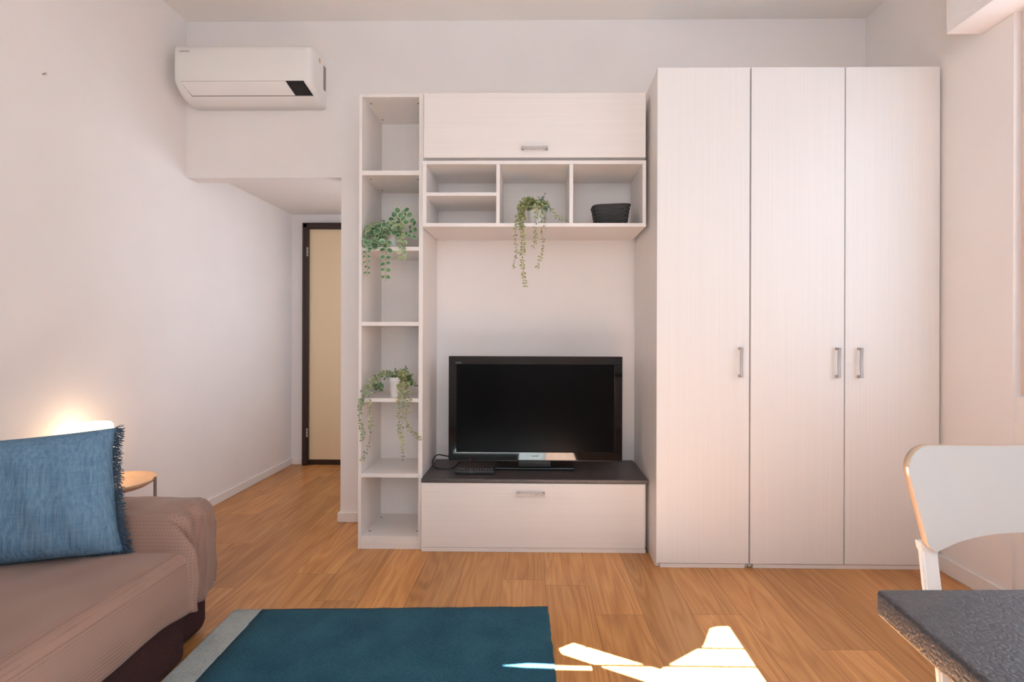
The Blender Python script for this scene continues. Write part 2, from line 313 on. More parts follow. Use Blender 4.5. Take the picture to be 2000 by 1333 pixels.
# roller shutter box above the right window
t = thing('roller_shutter_box', 'white roller shutter box projecting from the wall above the window', 'shutter box', (1.83, 1.3, 2.395))
box('casing', (1.758, XR, 0.3, 2.177, 2.395, ZC), M['wall'], t, 0.002)
box('front_lid', (1.752, 1.760, 0.4, 2.150, 2.425, 2.92), M['white_paint'], t, 0.002)
# unseen panel added at the rear window, its holes shaped to cast the sun patches
def proj(fx, fy, y=YR - 0.04):
    k = (fy - y) / SUN.y; return (fx - SUN.x * k, -SUN.z * k)
outer = [(OX0 - 0.02, OZ0 - 0.02), (OX1 + 0.02, OZ0 - 0.02), (OX1 + 0.02, OZ1 + 0.02), (OX0 - 0.02, OZ1 + 0.02)]
holes = [[(.66, 1.893), (.69, 1.908), (.736, 1.910), (.736, 1.50), (.37, 1.46), (.36, 0.42), (-.75, 0.42), (-.75, 0.74), (-.14, 0.74), (-.14, 1.32), (.33, 1.47), (.359, 1.60), (.097, 1.736), (.088, 1.764), (.141, 1.797), (.416, 1.660), (.603, 1.791)],
         [(-.115, 1.664), (-.02, 1.677), (.19, 1.671), (.19, 1.653), (-.02, 1.655)]]
c = bpy.data.curves.new('sun_mask_panel', 'CURVE'); c.dimensions = '2D'; c.fill_mode = 'BOTH'; c.extrude = 0.001
for loop in [outer] + [[proj(*q) for q in h] for h in holes]:
    s = c.splines.new('POLY'); s.points.add(len(loop) - 1); s.use_cyclic_u = True
    for p, q in zip(s.points, loop): p.co = (q[0], q[1], 0, 1)
c.materials.append(M['sun_mask'])
sun_mask = bpy.data.objects.new('sun_mask_outline', c); COL.objects.link(sun_mask)
me = bpy.data.meshes.new_from_object(sun_mask); bpy.data.objects.remove(sun_mask)
me.transform(Matrix.Translation((0, YR - 0.04, 0)) @ Matrix.Rotation(math.pi / 2, 4, 'X'))
sun_mask = bpy.data.objects.new('sun_mask_panel', me); COL.objects.link(sun_mask)
tag(sun_mask, 'pale unseen panel with cut-outs that shape the sun patches, added behind the camera', 'sun_mask')
for fy in (1.768, 1.670):  # thin unseen bars added to cast the dark lines across the sun patch
    bm = bmesh.new(); z = proj(0, fy)[1]; add_tube(bm, [(0.30, YR - 0.032, z), (1.0, YR - 0.032, z)], 0.0045, 6)
    finish('shadow_bar', bm, M['chrome'], sun_mask)

# ------------------------------------------------------------------ handles
def handle(name, parent, a, b, y, depth=0.028):
    """bow handle between two feet a and b (x, z) on the front plane y"""
    bm = bmesh.new(); A = Vector((a[0], y, a[1])); B = Vector((b[0], y, b[1])); d = (B - A).normalized(); L = (B - A).length
    sd = Vector((0, 0, 1)) if abs(d.x) > 0.5 else Vector((1, 0, 0))
    def bar(c0, c1, wy0, wy1, hw):
        lo = c0 - sd * hw; hi = c1 + sd * hw
        add_box(bm, min(lo.x, hi.x), max(lo.x, hi.x), wy0, wy1, min(lo.z, hi.z), max(lo.z, hi.z), 0.001, 1)
    bar(A, A + d * 0.012, y - depth, y, 0.0065); bar(B - d * 0.012, B, y - depth, y, 0.0065)
    pts = [];
    for k in range(13):
        u = k / 12; pts.append(A + d * (0.003 + (L - 0.006) * u) + Vector((0, -depth + 0.001 + 0.005 * math.sin(math.pi * u), 0)))
    n = len(pts); prev = None
    for p in pts:
        q = [bm.verts.new(p + sd * s * 0.0065 + Vector((0, e, 0))) for s, e in ((-1, -0.002), (1, -0.002), (1, 0.003), (-1, 0.003))]
        if prev:
            for k in range(4): bm.faces.new((prev[k], prev[(k + 1) % 4], q[(k + 1) % 4], q[k]))
        else: bm.faces.new(q[::-1])
        prev = q
    bm.faces.new(prev)
    bmesh.ops.recalc_face_normals(bm, faces=bm.faces)
    return finish(name, bm, M['chrome'], parent)

# ------------------------------------------------------------------ tall bookcase
BY = 2.567
bk = thing('bookcase', 'tall narrow whitewashed open bookcase beside the hallway opening', 'bookcase', (-0.74, 2.75, 0))
box('side_panel', (-0.905, -0.889, BY, YB, 0, 2.336), M['laminate'], bk, 0.001)
box('side_panel', (-0.596, -0.5745, BY, YB, 0, 2.336), M['laminate'], bk, 0.001)
box('back_panel', (-0.889, -0.596, 2.900, 2.906, 0, 2.32), M['laminate'], bk, 0)
box('top_panel', (-0.889, -0.596, BY, YB, 2.319, 2.336), M['laminate_h'], bk, 0.001)
box('plinth', (-0.889, -0.596, BY + 0.002, BY + 0.02, 0, 0.043), M['laminate_h'], bk, 0.001)
for za, zb in ((1.919, 1.943), (1.531, 1.552), (1.145, 1.166), (0.754, 0.773), (0.366, 0.387), (0.043, 0.064)):
    box('shelf', (-0.889, -0.596, BY + 0.003, 2.900, za, zb), M['laminate_h'], bk, 0.001)
for zz in (2.3185, 1.9185, 0.0645):
    for yy in (2.64, 2.84):
        for xx in (-0.868, -0.618):
            bm = bmesh.new(); add_tube(bm, [(xx, yy, zz - 0.001), (xx, yy, zz + 0.001)], 0.006, 8)
            finish('cam_cap', bm, M['grey_print'], bk)

# ------------------------------------------------------------------ flap cabinet and cubby shelf
UY = 2.540
fc = thing('flap_cabinet', 'long whitewashed wall cabinet with a single flap door, topmost over the television', 'cabinet', (0, 2.75, 1.995))
box('body', (-0.573, 0.558, UY + 0.022, YB, 1.9955, 2.322), M['laminate_h'], fc, 0.001)
fd = box('flap_door', (-0.566, 0.556, UY, UY + 0.019, 1.998, 2.326), M['laminate_h'], fc, 0.002)
handle('handle', fd, (-0.072, 2.040), (0.062, 2.040), UY)
cu = thing('cubby_shelf', 'open four-cubby wall shelf under the flap cabinet, above the television', 'shelf', (0, 2.75, 1.648))
box('outer_frame', [(-0.573, 0.558, UY, 2.86, 1.9645, 1.984), (-0.573, 0.558, UY, 2.86, 1.648, 1.667),
                    (-0.573, -0.552, UY, 2.86, 1.667, 1.9645), (0.540, 0.558, UY, 2.86, 1.667, 1.9645)], M['laminate_h'], cu, 0.001)
box('back_panel', (-0.565, 0.550, 2.862, 2.869, 1.655, 1.98), M['laminate_h'], cu, 0)
for a, b in ((-0.198, -0.180), (0.172, 0.191)):
    box('divider', (a, b, UY + 0.002, 2.86, 1.667, 1.9645), M['laminate'], cu, 0.001)
box('inner_shelf', (-0.552, -0.198, UY + 0.002, 2.86, 1.805, 1.823), M['laminate_h'], cu, 0.001)
box('wall_rail', (-0.573, 0.558, 2.87, YB, 1.655, 1.98), M['laminate_h'], cu, 0)

# ------------------------------------------------------------------ television bench
tb = thing('television_bench', 'low whitewashed bench with one wide drawer and a dark slate-look top', 'tv bench', (0, 2.74, 0))
box('body', (-0.574, 0.566, UY + 0.021, YB, 0.022, 0.352), M['laminate_h'], tb, 0.001)
box('plinth', (-0.574, 0.562, UY + 0.004, UY + 0.02, 0.0, 0.0225), M['laminate_h'], tb, 0.001)
dr = box('drawer', (-0.573, 0.557, UY, UY + 0.019, 0.024, 0.350), M['laminate_h'], tb, 0.0015)
handle('handle', dr, (-0.090, 0.302), (0.053, 0.302), UY, 0.030)
box('top_board', (-0.5735, 0.572, UY - 0.006, YB, 0.3535, 0.372), M['bench_top'], tb, 0.003, 2)
TZ = 0.372

# ------------------------------------------------------------------ wardrobes
WF = 2.385
def wardrobe(label, x0, x1, doors, hx):
    w = thing('wardrobe', label, 'wardrobe', ((x0 + x1) / 2, 2.66, 0))
    e = 0.018
    box('carcass', [(x0, x0 + e, WF + 0.021, 2.925, 0, 2.366), (x1 - e, x1, WF + 0.021, 2.925, 0, 2.366), (x0 + e, x1 - e, WF + 0.021, 2.925, 2.348, 2.366),
                    (x0 + e, x1 - e, WF + 0.021, 2.925, 0.022, 0.04), (x0 + e, x1 - e, 2.91, 2.925, 0.04, 2.348)], M['laminate'], w, 0.001)
    box('plinth', (x0 + e, x1 - e, WF + 0.006, WF + 0.021, 0, 0.020), M['laminate_h'], w, 0.001)
    for (a, b), h in zip(doors, hx):
        d = box('door', (a, b, WF, WF + 0.018, 0.0235, 2.368), M['door_laminate'], w, 0.0015)
        handle('handle', d, (h, 0.905), (h, 1.046), WF)
    return w
wardrobe('single-door white wardrobe next to the television bench', 0.578, 1.0135, [(0.576, 1.0115)], [0.966])
wardrobe('double-door white wardrobe next to the right wall', 1.0165, 1.902, [(1.0185, 1.4555), (1.4605, 1.900)], [1.419, 1.522])

# ------------------------------------------------------------------ air conditioner
ac = thing('air_conditioner', 'white split air conditioner mounted high above the hallway opening', 'air conditioner', (-1.61, 2.94, 2.42))
def ac_prof(inset=0.0):
    return [(2.94, 2.695), (2.86, 2.698), (2.78, 2.697), (2.755, 2.692), (2.743, 2.680), (2.740, 2.660), (2.738, 2.58), (2.740, 2.500), (2.746, 2.484),
            (2.770, 2.460), (2.800, 2.437), (2.830, 2.424), (2.870, 2.418), (2.94, 2.418)]
def ac_body():
    bm = bmesh.new(); P = ac_prof(); cy, cz = 2.86, 2.56; rings = []
    xs = [(-1.990, 0.965), (-1.986, 0.99), (-1.978, 1.0), (-1.7, 1.0), (-1.40, 1.0), (-1.262, 1.0), (-1.250, 0.985), (-1.240, 0.955), (-1.233, 0.90), (-1.229, 0.82)]
    for x, k in xs:
        rings.append([bm.verts.new((x, 2.94 - (2.94 - y) * (k if y < 2.93 else 1) if x > -1.3 or x < -1.97 else y, cz + (z - cz) * (0.5 + 0.5 * k if k < 1 else 1))) for y, z in P])
    for a, b in zip(rings, rings[1:]):
        for k in range(len(P)):
            f = bm.faces.new((a[k], a[(k + 1) % len(P)], b[(k + 1) % len(P)], b[k])); f.smooth = k < len(P) - 1
    bm.faces.new(rings[0][::-1]); bm.faces.new(rings[-1])
    bmesh.ops.recalc_face_normals(bm, faces=bm.faces)
    return bm
finish('housing', ac_body(), M['ac_white'], ac)
def front(z):  # front surface y of the housing at height z
    P = sorted(((zz, y) for y, zz in ac_prof()[4:11]))
    for (a, ya), (b, yb) in zip(P, P[1:]):
        if a <= z <= b: return ya + (yb - ya) * (z - a) / (b - a)
    return P[0][1]
def plate(name, corners, mat, th=0.0035, seg=8):
    """curved plate lying on the housing; corners as top-left, top-right, bottom-right, bottom-left (x, z)"""
    bm = bmesh.new(); tl, tr, br, bl = corners; rows = []
    for off in (0.0, th):
        rr = []
        for i in range(seg + 1):
            u = i / seg; xl = tl[0] + (bl[0] - tl[0]) * u; xr = tr[0] + (br[0] - tr[0]) * u; z = tl[1] + (bl[1] - tl[1]) * u
            y = front(z) - off + 0.001; ins = 0.0008 if off else 0
            rr.append((bm.verts.new((xl + ins, y, z)), bm.verts.new((xr - ins, y, z))))
        rows.append(rr)
    f, g = rows[1], rows[0]
    for i in range(seg):
        bm.faces.new((f[i][0], f[i][1], f[i + 1][1], f[i + 1][0])); bm.faces.new((g[i][0], f[i][0], f[i + 1][0], g[i + 1][0])); bm.faces.new((f[i][1], g[i][1], g[i + 1][1], f[i + 1][1]))
    bm.faces.new((g[0][0], g[0][1], f[0][1], f[0][0])); bm.faces.new((f[-1][0], f[-1][1], g[-1][1], g[-1][0]))
    bmesh.ops.recalc_face_normals(bm, faces=bm.faces)
    return finish(name, bm, mat, ac)
zt, zb_ = 2.492, 2.438
plate('seam', [(-1.9555, zt + 0.0012), (-1.2720, zt + 0.0012), (-1.2430, zb_ - 0.0018), (-1.9310, zb_ - 0.0018)], M['ac_line'], 0.0012)
plate('louvre', [(-1.953, zt - 0.001), (-1.373, zt - 0.001), (-1.3445, zb_ + 0.001), (-1.928, zb_ + 0.001)], M['ac_white'], 0.003)
plate('display_panel', [(-1.373, zt), (-1.273, zt), (-1.244, zb_), (-1.3445, zb_)], M['black_gloss'], 0.0035)
box('side_grille', (-1.2330, -1.2255, 2.895, 2.925, 2.520, 2.660), M['ac_line'], ac, 0.003)
box('energy_sticker', (-1.2300, -1.2280, 2.835, 2.853, 2.645, 2.672), M['sticker'], ac, 0.0005)
text('logo', 'SAMSUNG', 0.0125, (-1.930, 2.7372, 2.655), (math.radians(90), 0, 0), M['grey_print'], ac)

# ------------------------------------------------------------------ television
TY = 2.680
tv = thing('television', 'black flat-screen television standing on the slate bench top', 'tv', (0.0, 2.75, TZ))
bm = bmesh.new(); add_box(bm, -0.459, 0.465, TY + 0.004, TY + 0.045, 0.425, 0.986, 0.004, 2); add_box(bm, -0.36, 0.36, TY + 0.04, TY + 0.085, 0.48, 0.93, 0.015, 2)
finish('back_shell', bm, M['black_plastic'], tv)
box('bezel', [(-0.4595, 0.4655, TY - 0.004, TY + 0.006, 0.943, 0.9865), (-0.4595, 0.4655, TY - 0.004, TY + 0.006, 0.4335, 0.476),
              (-0.4595, -0.417, TY - 0.004, TY + 0.006, 0.476, 0.943), (0.4225, 0.4655, TY - 0.004, TY + 0.006, 0.476, 0.943)], M['black_gloss'], tv, 0.0015)
box('screen', (-0.418, 0.4235, TY - 0.0008, TY + 0.003, 0.474, 0.945), M['screen'], tv, 0)
box('foot', (-0.215, 0.215, 2.700, 2.870, TZ, TZ + 0.014), M['black_gloss'], tv, 0.004, 2)
box('neck', (-0.09, 0.09, 2.715, 2.760, TZ + 0.013, 0.50), M['black_plastic'], tv, 0.004)
bm = bmesh.new(); add_tube(bm, [(-0.343, TY - 0.006, 0.4385), (-0.343, TY + 0.0, 0.4385)], 0.0022, 10); finish('standby_light', bm, M['red'], tv)
text('logo', 'AQUOS', 0.009, (-0.408, TY - 0.0042, 0.952), (math.radians(90), 0, 0), M['grey_print'], tv)
text('logo', 'SHARP', 0.0125, (0.003, TY - 0.0042, 0.4545), (math.radians(90), 0, 0), M['black_plastic'], tv, 0.0008)
# cables on the bench
def smooth_path(pts, n=8):
    P = [Vector(p) for p in pts]; out = []
    for i in range(len(P) - 1):
        p0 = P[max(i - 1, 0)]; p1 = P[i]; p2 = P[i + 1]; p3 = P[min(i + 2, len(P) - 1)]
        for k in range(n):
            u = k / n; out.append(0.5 * ((2 * p1) + (p2 - p0) * u + (2 * p0 - 5 * p1 + 4 * p2 - p3) * u * u + (3 * p1 - p0 - 3 * p2 + p3) * u ** 3))
    out.append(P[-1]); return out
bm = bmesh.new()
add_tube(bm, smooth_path([(-0.40, 2.86, TZ + 0.01), (-0.46, 2.85, TZ + 0.03), (-0.50, 2.83, TZ + 0.045), (-0.545, 2.81, TZ + 0.055), (-0.563, 2.78, TZ + 0.03), (-0.55, 2.75, TZ + 0.006),
                         (-0.51, 2.715, TZ + 0.005), (-0.465, 2.715, TZ + 0.005), (-0.44, 2.74, TZ + 0.005), (-0.435, 2.80, TZ + 0.005), (-0.43, 2.88, TZ + 0.005)]), 0.0035, 8)
tag(finish('power_cable', bm, M['black_plastic']), 'black power cable coiled in a loop at the left of the television', 'cable')
bm = bmesh.new()
add_tube(bm, smooth_path([(-0.455, 2.77, TZ + 0.004), (-0.42, 2.735, TZ + 0.003), (-0.34, 2.705, TZ + 0.003), (-0.28, 2.70, TZ + 0.003), (-0.235, 2.72, TZ + 0.003), (-0.225, 2.78, TZ + 0.003)]), 0.0022, 8)
tag(finish('aerial_cable', bm, M['grey_rubber']), 'thin grey cable curving under the television in front of its foot', 'cable')
# remote control
rc = thing('remote_control', 'black remote control lying on the slate bench top', 'remote control', (-0.31, 2.64, TZ))
bm = bmesh.new(); add_box(bm, -0.415, -0.205, 2.612, 2.660, TZ, TZ + 0.020, 0.006, 3); finish('body', bm, M['black_plastic'], rc)
bm = bmesh.new()
for i in range(13):
    for j in range(4):
        x = -0.402 + i * 0.0145; y = 2.620 + j * 0.0105
        add_box(bm, x, x + 0.008, y, y + 0.006, TZ + 0.0195, TZ + 0.0225, 0.001, 1)
add_box(bm, -0.335, -0.330, 2.611, 2.640, TZ + 0.010, TZ + 0.0225, 0.001, 1); add_box(bm, -0.327, -0.322, 2.611, 2.640, TZ + 0.010, TZ + 0.0225, 0.001, 1)
b_ = finish('buttons', bm, M['buttons'], rc); b_['kind'] = 'stuff'

# ------------------------------------------------------------------ basket
def basket():
    t = thing('woven_basket', 'small black woven basket in the right cubby above the television', 'basket', (0.395, 2.66, 1.667))
    bm = bmesh.new(); H_ = 0.108; rows, n = 44, 96; rings = []
    def ring(u, off=0.0, z=None):
        hw = 0.079 + 0.018 * u + off; hd = 0.052 + 0.014 * u + off; out = []
        for k in range(n):
            a = 2 * math.pi * k / n; ca, sa = math.cos(a), math.sin(a); e = 0.42
            x = hw * math.copysign(abs(ca) ** e, ca); y = hd * math.copysign(abs(sa) ** e, sa)
            out.append((0.397 + x, 2.66 + y, 1.667 + (z if z is not None else H_ * u + 0.004 * (x / hw) * u)))
        return out
    for i in range(rows + 1):
        u = i / rows; base_ = ring(u); rr = []
        rown = i // 4; ph = rown % 2
        for k, p in enumerate(base_):
            wv = 0.0022 * math.sin(2 * math.pi * k / 8 + math.pi * ph) + 0.0016 * math.sin(math.pi * (i % 4) / 4)
            dx, dy = p[0] - 0.397, p[1] - 2.66; L = math.hypot(dx, dy)
            rr.append(bm.verts.new((p[0] + dx / L * wv, p[1] + dy / L * wv, p[2])))
        rings.append(rr)
    inner = [bm.verts.new(p) for p in ring(1, -0.006)]; rings.append(inner)
    rings.append([bm.verts.new(p) for p in ring(0, -0.006, 0.006)])
    for a, b in zip(rings, rings[1:]):
        for k in range(n): bm.faces.new((a[k], a[(k + 1) % n], b[(k + 1) % n], b[k]))
    bm.faces.new(rings[-1]); bm.faces.new(rings[0][::-1])
    finish('woven_body', bm, M['basket'], t)
    bm = bmesh.new(); pr = ring(1.0, 0.001); add_tube(bm, pr + [pr[0]], 0.0042, 8, False); finish('rim', bm, M['basket'], t)
    for k in (0, 24, 48, 72):
        bm = bmesh.new(); q = k + 12; add_tube(bm, [ring(u / 6, 0.0015)[q % n] for u in range(7)], 0.003, 6)
        finish('corner_stake', bm, M['basket'], t)
basket()

# ------------------------------------------------------------------ hanging plants
def leaf(bm, c, d, up, L, W, mi=0, rim=None, n=8, cup=0.15):
    d = d.normalized(); s = d.cross(up); s = s.normalized() if s.length > 1e-4 else Vector((1, 0, 0)); nn = s.cross(d).normalized()
    ring = []
    for k in range(n):
        a = 2 * math.pi * k / n; x = 0.5 - 0.5 * math.cos(a); y = 0.5 * math.sin(a) * (1.0 - 0.15 * x)
        ring.append(c + d * (x * L) + s * (y * W) + nn * (cup * W * (abs(y) * 1.2) - cup * L * x * x * 0.6))
    mid = c + d * (0.5 * L) - nn * cup * W * 0.3
    vc = bm.verts.new(mid)
    if rim is not None:
        inn = [bm.verts.new(mid + (p - mid) * 0.80) for p in ring]; out = [bm.verts.new(p) for p in ring]
        for k in range(n):
            f = bm.faces.new((vc, inn[k], inn[(k + 1) % n])); f.material_index = mi
            g = bm.faces.new((inn[k], out[k], out[(k + 1) % n], inn[(k + 1) % n])); g.material_index = rim
    else:
        vs = [bm.verts.new(p) for p in ring]
        for k in range(n):
            f = bm.faces.new((vc, vs[k], vs[(k + 1) % n])); f.material_index = mi
def rnd(a, b): return random.uniform(a, b)
def strand(bm, pts, step, L, W, mi, stem_mi, rim=None, pairs=True, r=0.0011, flat=0.3, limit=None, n=8):
    P = smooth_path(pts, 10); add_tube(bm, P, r, 5, mi=stem_mi)
    acc = 0; side = 1; tot = sum((b - a).length for a, b in zip(P, P[1:])); run = 0
    for a, b in zip(P, P[1:]):
        seg = (b - a); acc += seg.length; run += seg.length
        if acc >= step:
            acc = 0; t_ = seg.normalized(); k = 1.0 - 0.35 * (run / tot)
            ax = Vector((rnd(-1, 1), rnd(-1, -0.1) * 1.0, rnd(-.2, .2))); ax = (ax - t_ * ax.dot(t_)).normalized() if pairs else Vector((side, -0.5, 0.3))
            ang = rnd(0, math.pi) if rim is None else rnd(-0.5, 0.5)
            if rim is not None: ax = Vector((1, -0.1, 0)); ax = (ax - t_ * ax.dot(t_)).normalized()
            q = Matrix.Rotation(ang, 3, t_); u = q @ ax
            for sg in ((1, -1) if pairs else (side,)):
                dd = (u * sg + t_ * rnd(-0.1, 0.5) + Vector((0, -0.15, flat * rnd(-1, 1)))).normalized()
                upv = Vector((rnd(-.6, .6), -1, rnd(-.2, .8)))
                leaf(bm, b + dd * 0.002, dd, upv, L * k * rnd(.8, 1.15), W * k * rnd(.8, 1.15), mi, rim, n)
            side = -side
    if limit:
        pass
def box_ok(p, lim): return lim[0] < p.x < lim[1] and lim[2] < p.y < lim[3]
def lace_pot(parent, c, h, r0, r1):
    bm = bmesh.new()
    wob = lambda k, r, z: (0.004 * abs(math.sin(k * math.pi / 4)) if z > h * 0.97 else 0)
    lathe(bm, [(0.0, 0.001), (r0 * 0.97, 0.0), (r0, 0.003), (r0 + (r1 - r0) * 0.72, h * 0.72), (r1, h * 0.78), (r1 + 0.001, h), (r1 - 0.002, h), (r1 - 0.003, h * 0.78), (r0, h * 0.7), (0.0, h * 0.7)], c, 64, wob=wob)
    bmesh.ops.recalc_face_normals(bm, faces=bm.faces)
    p = finish('pot', bm, M['pot'], parent)
    bm = bmesh.new()
    for row, zz, off in ((0, 0.93, 0), (1, 0.85, 0.5)):
        for k in range(20):
            a = 2 * math.pi * (k + off) / 20; d = Vector((math.cos(a), math.sin(a), 0)); q = Vector(c) + d * (r1 * (1.0 if row == 0 else 0.985) - 0.0005) + Vector((0, 0, h * zz))
            add_tube(bm, [q, q + d * 0.0016], 0.0022, 8)
    o = finish('pierced_rim_dots', bm, M['grey_print'], p); o['kind'] = 'stuff'
    bm = bmesh.new(); lathe(bm, [(r0 * 0.5, h * 0.80), (0.0, h * 0.83)], c, 16); lathe(bm, [(r1 - 0.004, h * 0.79), (r0 * 0.5, h * 0.80)], c, 16); finish('moss', bm, M['soil'], p)

def plant_round():
    c = (-0.765, 2.655, 1.552)
    t = thing('trailing_plant', 'trailing plant with large round pale-rimmed dark leaves on the bookcase', 'potted plant', c)
    lace_pot(t, c, 0.098, 0.040, 0.052)
    mats = [M['leaf_dark'], M['leaf_rim'], M['stem'], M['leaf_sage']]
    bm = bmesh.new(); C = Vector(c)
    random.seed(3)
    for k in range(40):
        a = rnd(0, 2 * math.pi); rr = rnd(0.01, 0.085); zz = 0.16 - rr * 0.7 + rnd(-0.03, 0.012)
        p = C + Vector((math.cos(a) * rr * 1.05 - 0.015, math.sin(a) * rr * 0.7 - 0.028, zz - 0.012))
        if p.x < -0.86 or p.x > -0.61: continue
        add_tube(bm, [C + Vector((0, 0, 0.085)), (C + p) / 2 + Vector((0, 0, 0.04)), p], 0.0011, 5, mi=2)
        d = Vector((math.cos(a) + rnd(-.4, .4), math.sin(a) * .6 - 0.5, rnd(-0.9, 0.1)))
        leaf(bm, p, d, Vector((rnd(-.4, .4), -0.7, 0.8)), rnd(.044, .058), rnd(.040, .052), 0 if random.random() < .8 else 3, 1, 10)
    for k in range(14):
        p = C + Vector((rnd(-0.095, 0.0), -0.065 - rnd(0, 0.02), rnd(0.0, 0.11)))
        leaf(bm, p, Vector((rnd(-1, .6), -0.5, rnd(-1, -.2))), Vector((rnd(-.4, .4), -0.9, 0.5)), rnd(.040, .054), rnd(.036, .048), 0, 1, 10)
    finish('foliage', bm, mats, t)
    S_ = [([(0, 0, .09), (-.06, -.06, .13), (-.095, -.085, .05), (-.098, -.095, -.04), (-.090, -.10, -.11), (-.094, -.10, -.155)], .024, .030, .022),
          ([(0, 0, .09), (0, -.07, .11), (.005, -.10, .03), (.005, -.105, -.06), (.003, -.105, -.12), (.004, -.105, -.178)], .029, .040, .038),
          ([(0, 0, .09), (.05, -.05, .12), (.085, -.095, .03), (.085, -.10, -.03), (.082, -.10, -.075)], .024, .038, .035),
          ([(0, 0, .09), (.03, -.02, .16), (.07, -.04, .19), (.105, -.06, .15), (.135, -.07, .10), (.125, -.075, .04)], .026, .044, .042)]
    for i, (pts, st, L, W_) in enumerate(S_):
        bm = bmesh.new(); strand(bm, [C + Vector(p) for p in pts], st, L, W_, 3 if i == 2 else 0, 2, 1, True, 0.0012, 0.3, n=10)
        finish('trailing_stem', bm, mats, t)
plant_round()

def clump(bm, C, n, rx, ry, z0, z1, L, W_, mis, lim):
    for k in range(n):
        a = rnd(0, 2 * math.pi); rr = math.sqrt(random.random()); p = C + Vector((math.cos(a) * rr * rx, math.sin(a) * rr * ry, z0 + (z1 - z0) * (1 - rr * rr) * rnd(.5, 1)))
        p.x = min(max(p.x, lim[0]), lim[1])
        base_ = C + Vector((0, 0, 0.08)); add_tube(bm, [base_, p], 0.0008, 4, mi=3)
        for j in range(5):
            q = base_ + (p - base_) * (0.45 + 0.14 * j)
            leaf(bm, q, Vector((rnd(-1, 1), rnd(-1, .5), rnd(-.6, .9))), Vector((rnd(-.5, .5), -0.8, 0.6)), L * rnd(.8, 1.2), W_ * rnd(.8, 1.2), random.choice(mis), None, 6)
def plant_fine(c, label, strands, clumps, seed, mi_main, lim, ph=0.102):
    random.seed(seed)
    t = thing('trailing_plant', label, 'potted plant', c); C = Vector(c)
    lace_pot(t, c, ph, 0.038, 0.050)
    mats = [M['leaf_sage'], M['leaf_olive'], M['leaf_dark'], M['stem']]
    bm = bmesh.new()
    for off, n, rx, ry, z0, z1, mis in clumps: clump(bm, C + Vector(off), n, rx, ry, z0, z1, 0.015, 0.012, mis, lim)
    finish('foliage', bm, mats, t)
    for pts, st, L, mi, wd in strands:
        bm = bmesh.new()
        for q in range(wd):
            o = Vector((rnd(-.012, .012), rnd(-.006, .006), 0)) if q else Vector((0, 0, 0)); kk = 1.0 if q == 0 else rnd(.55, .85)
            PP = [C + Vector(p) + (o if i > 1 else Vector((0, 0, 0))) for i, p in enumerate(pts)]
            if q: PP = PP[:max(3, int(len(PP) * kk))]
            strand(bm, PP, st * 0.85, L * 1.3, L * 1.0, mi, 3, None, True, 0.0008, 0.4, n=6)
        finish('trailing_stem', bm, mats, t)
plant_fine((-0.722, 2.645, 0.773), 'white-potted sage-green trailing plant low in the bookcase', [
    ([(0, 0, .09), (-.05, -.03, .13), (-.10, -.06, .11), (-.145, -.085, .05), (-.165, -.10, -.03), (-.165, -.10, -.12), (-.15, -.10, -.18), (-.16, -.10, -.215)], .010, .015, 0, 2),
    ([(0, 0, .09), (-.05, -.04, .12), (-.09, -.07, .10), (-.118, -.095, .03), (-.118, -.10, -.06), (-.112, -.10, -.15), (-.122, -.10, -.24), (-.155, -.10, -.31)], .011, .014, 0, 1),
    ([(0, 0, .09), (.03, -.05, .13), (.035, -.09, .05), (.03, -.10, -.03), (.035, -.10, -.10), (.032, -.10, -.17), (.045, -.10, -.20)], .010, .013, 1, 2),
    ([(0, 0, .09), (.045, -.05, .13), (.07, -.09, .06), (.085, -.10, -.02), (.070, -.10, -.09), (.080, -.10, -.14), (.11, -.10, -.175), (.145, -.10, -.205)], .011, .015, 1, 1),
    ([(0, 0, .09), (.03, -.05, .12), (.05, -.09, .04), (.05, -.10, -.08), (.048, -.10, -.20), (.055, -.10, -.26), (.052, -.10, -.315)], .016, .013, 1, 1),
    ([(0, 0, .09), (.05, -.04, .13), (.06, -.08, .08), (.058, -.095, .01), (.055, -.10, -.04)], .010, .013, 0, 2)],
    [((-.01, 0, 0), 24, .07, .05, .10, .15, [2, 0]), ((.045, -.02, 0), 46, .055, .05, .06, .165, [0, 0, 0, 2]), ((-.09, -.05, 0), 16, .04, .03, .03, .11, [0, 2])], 11, 0, (-.885, -.60))
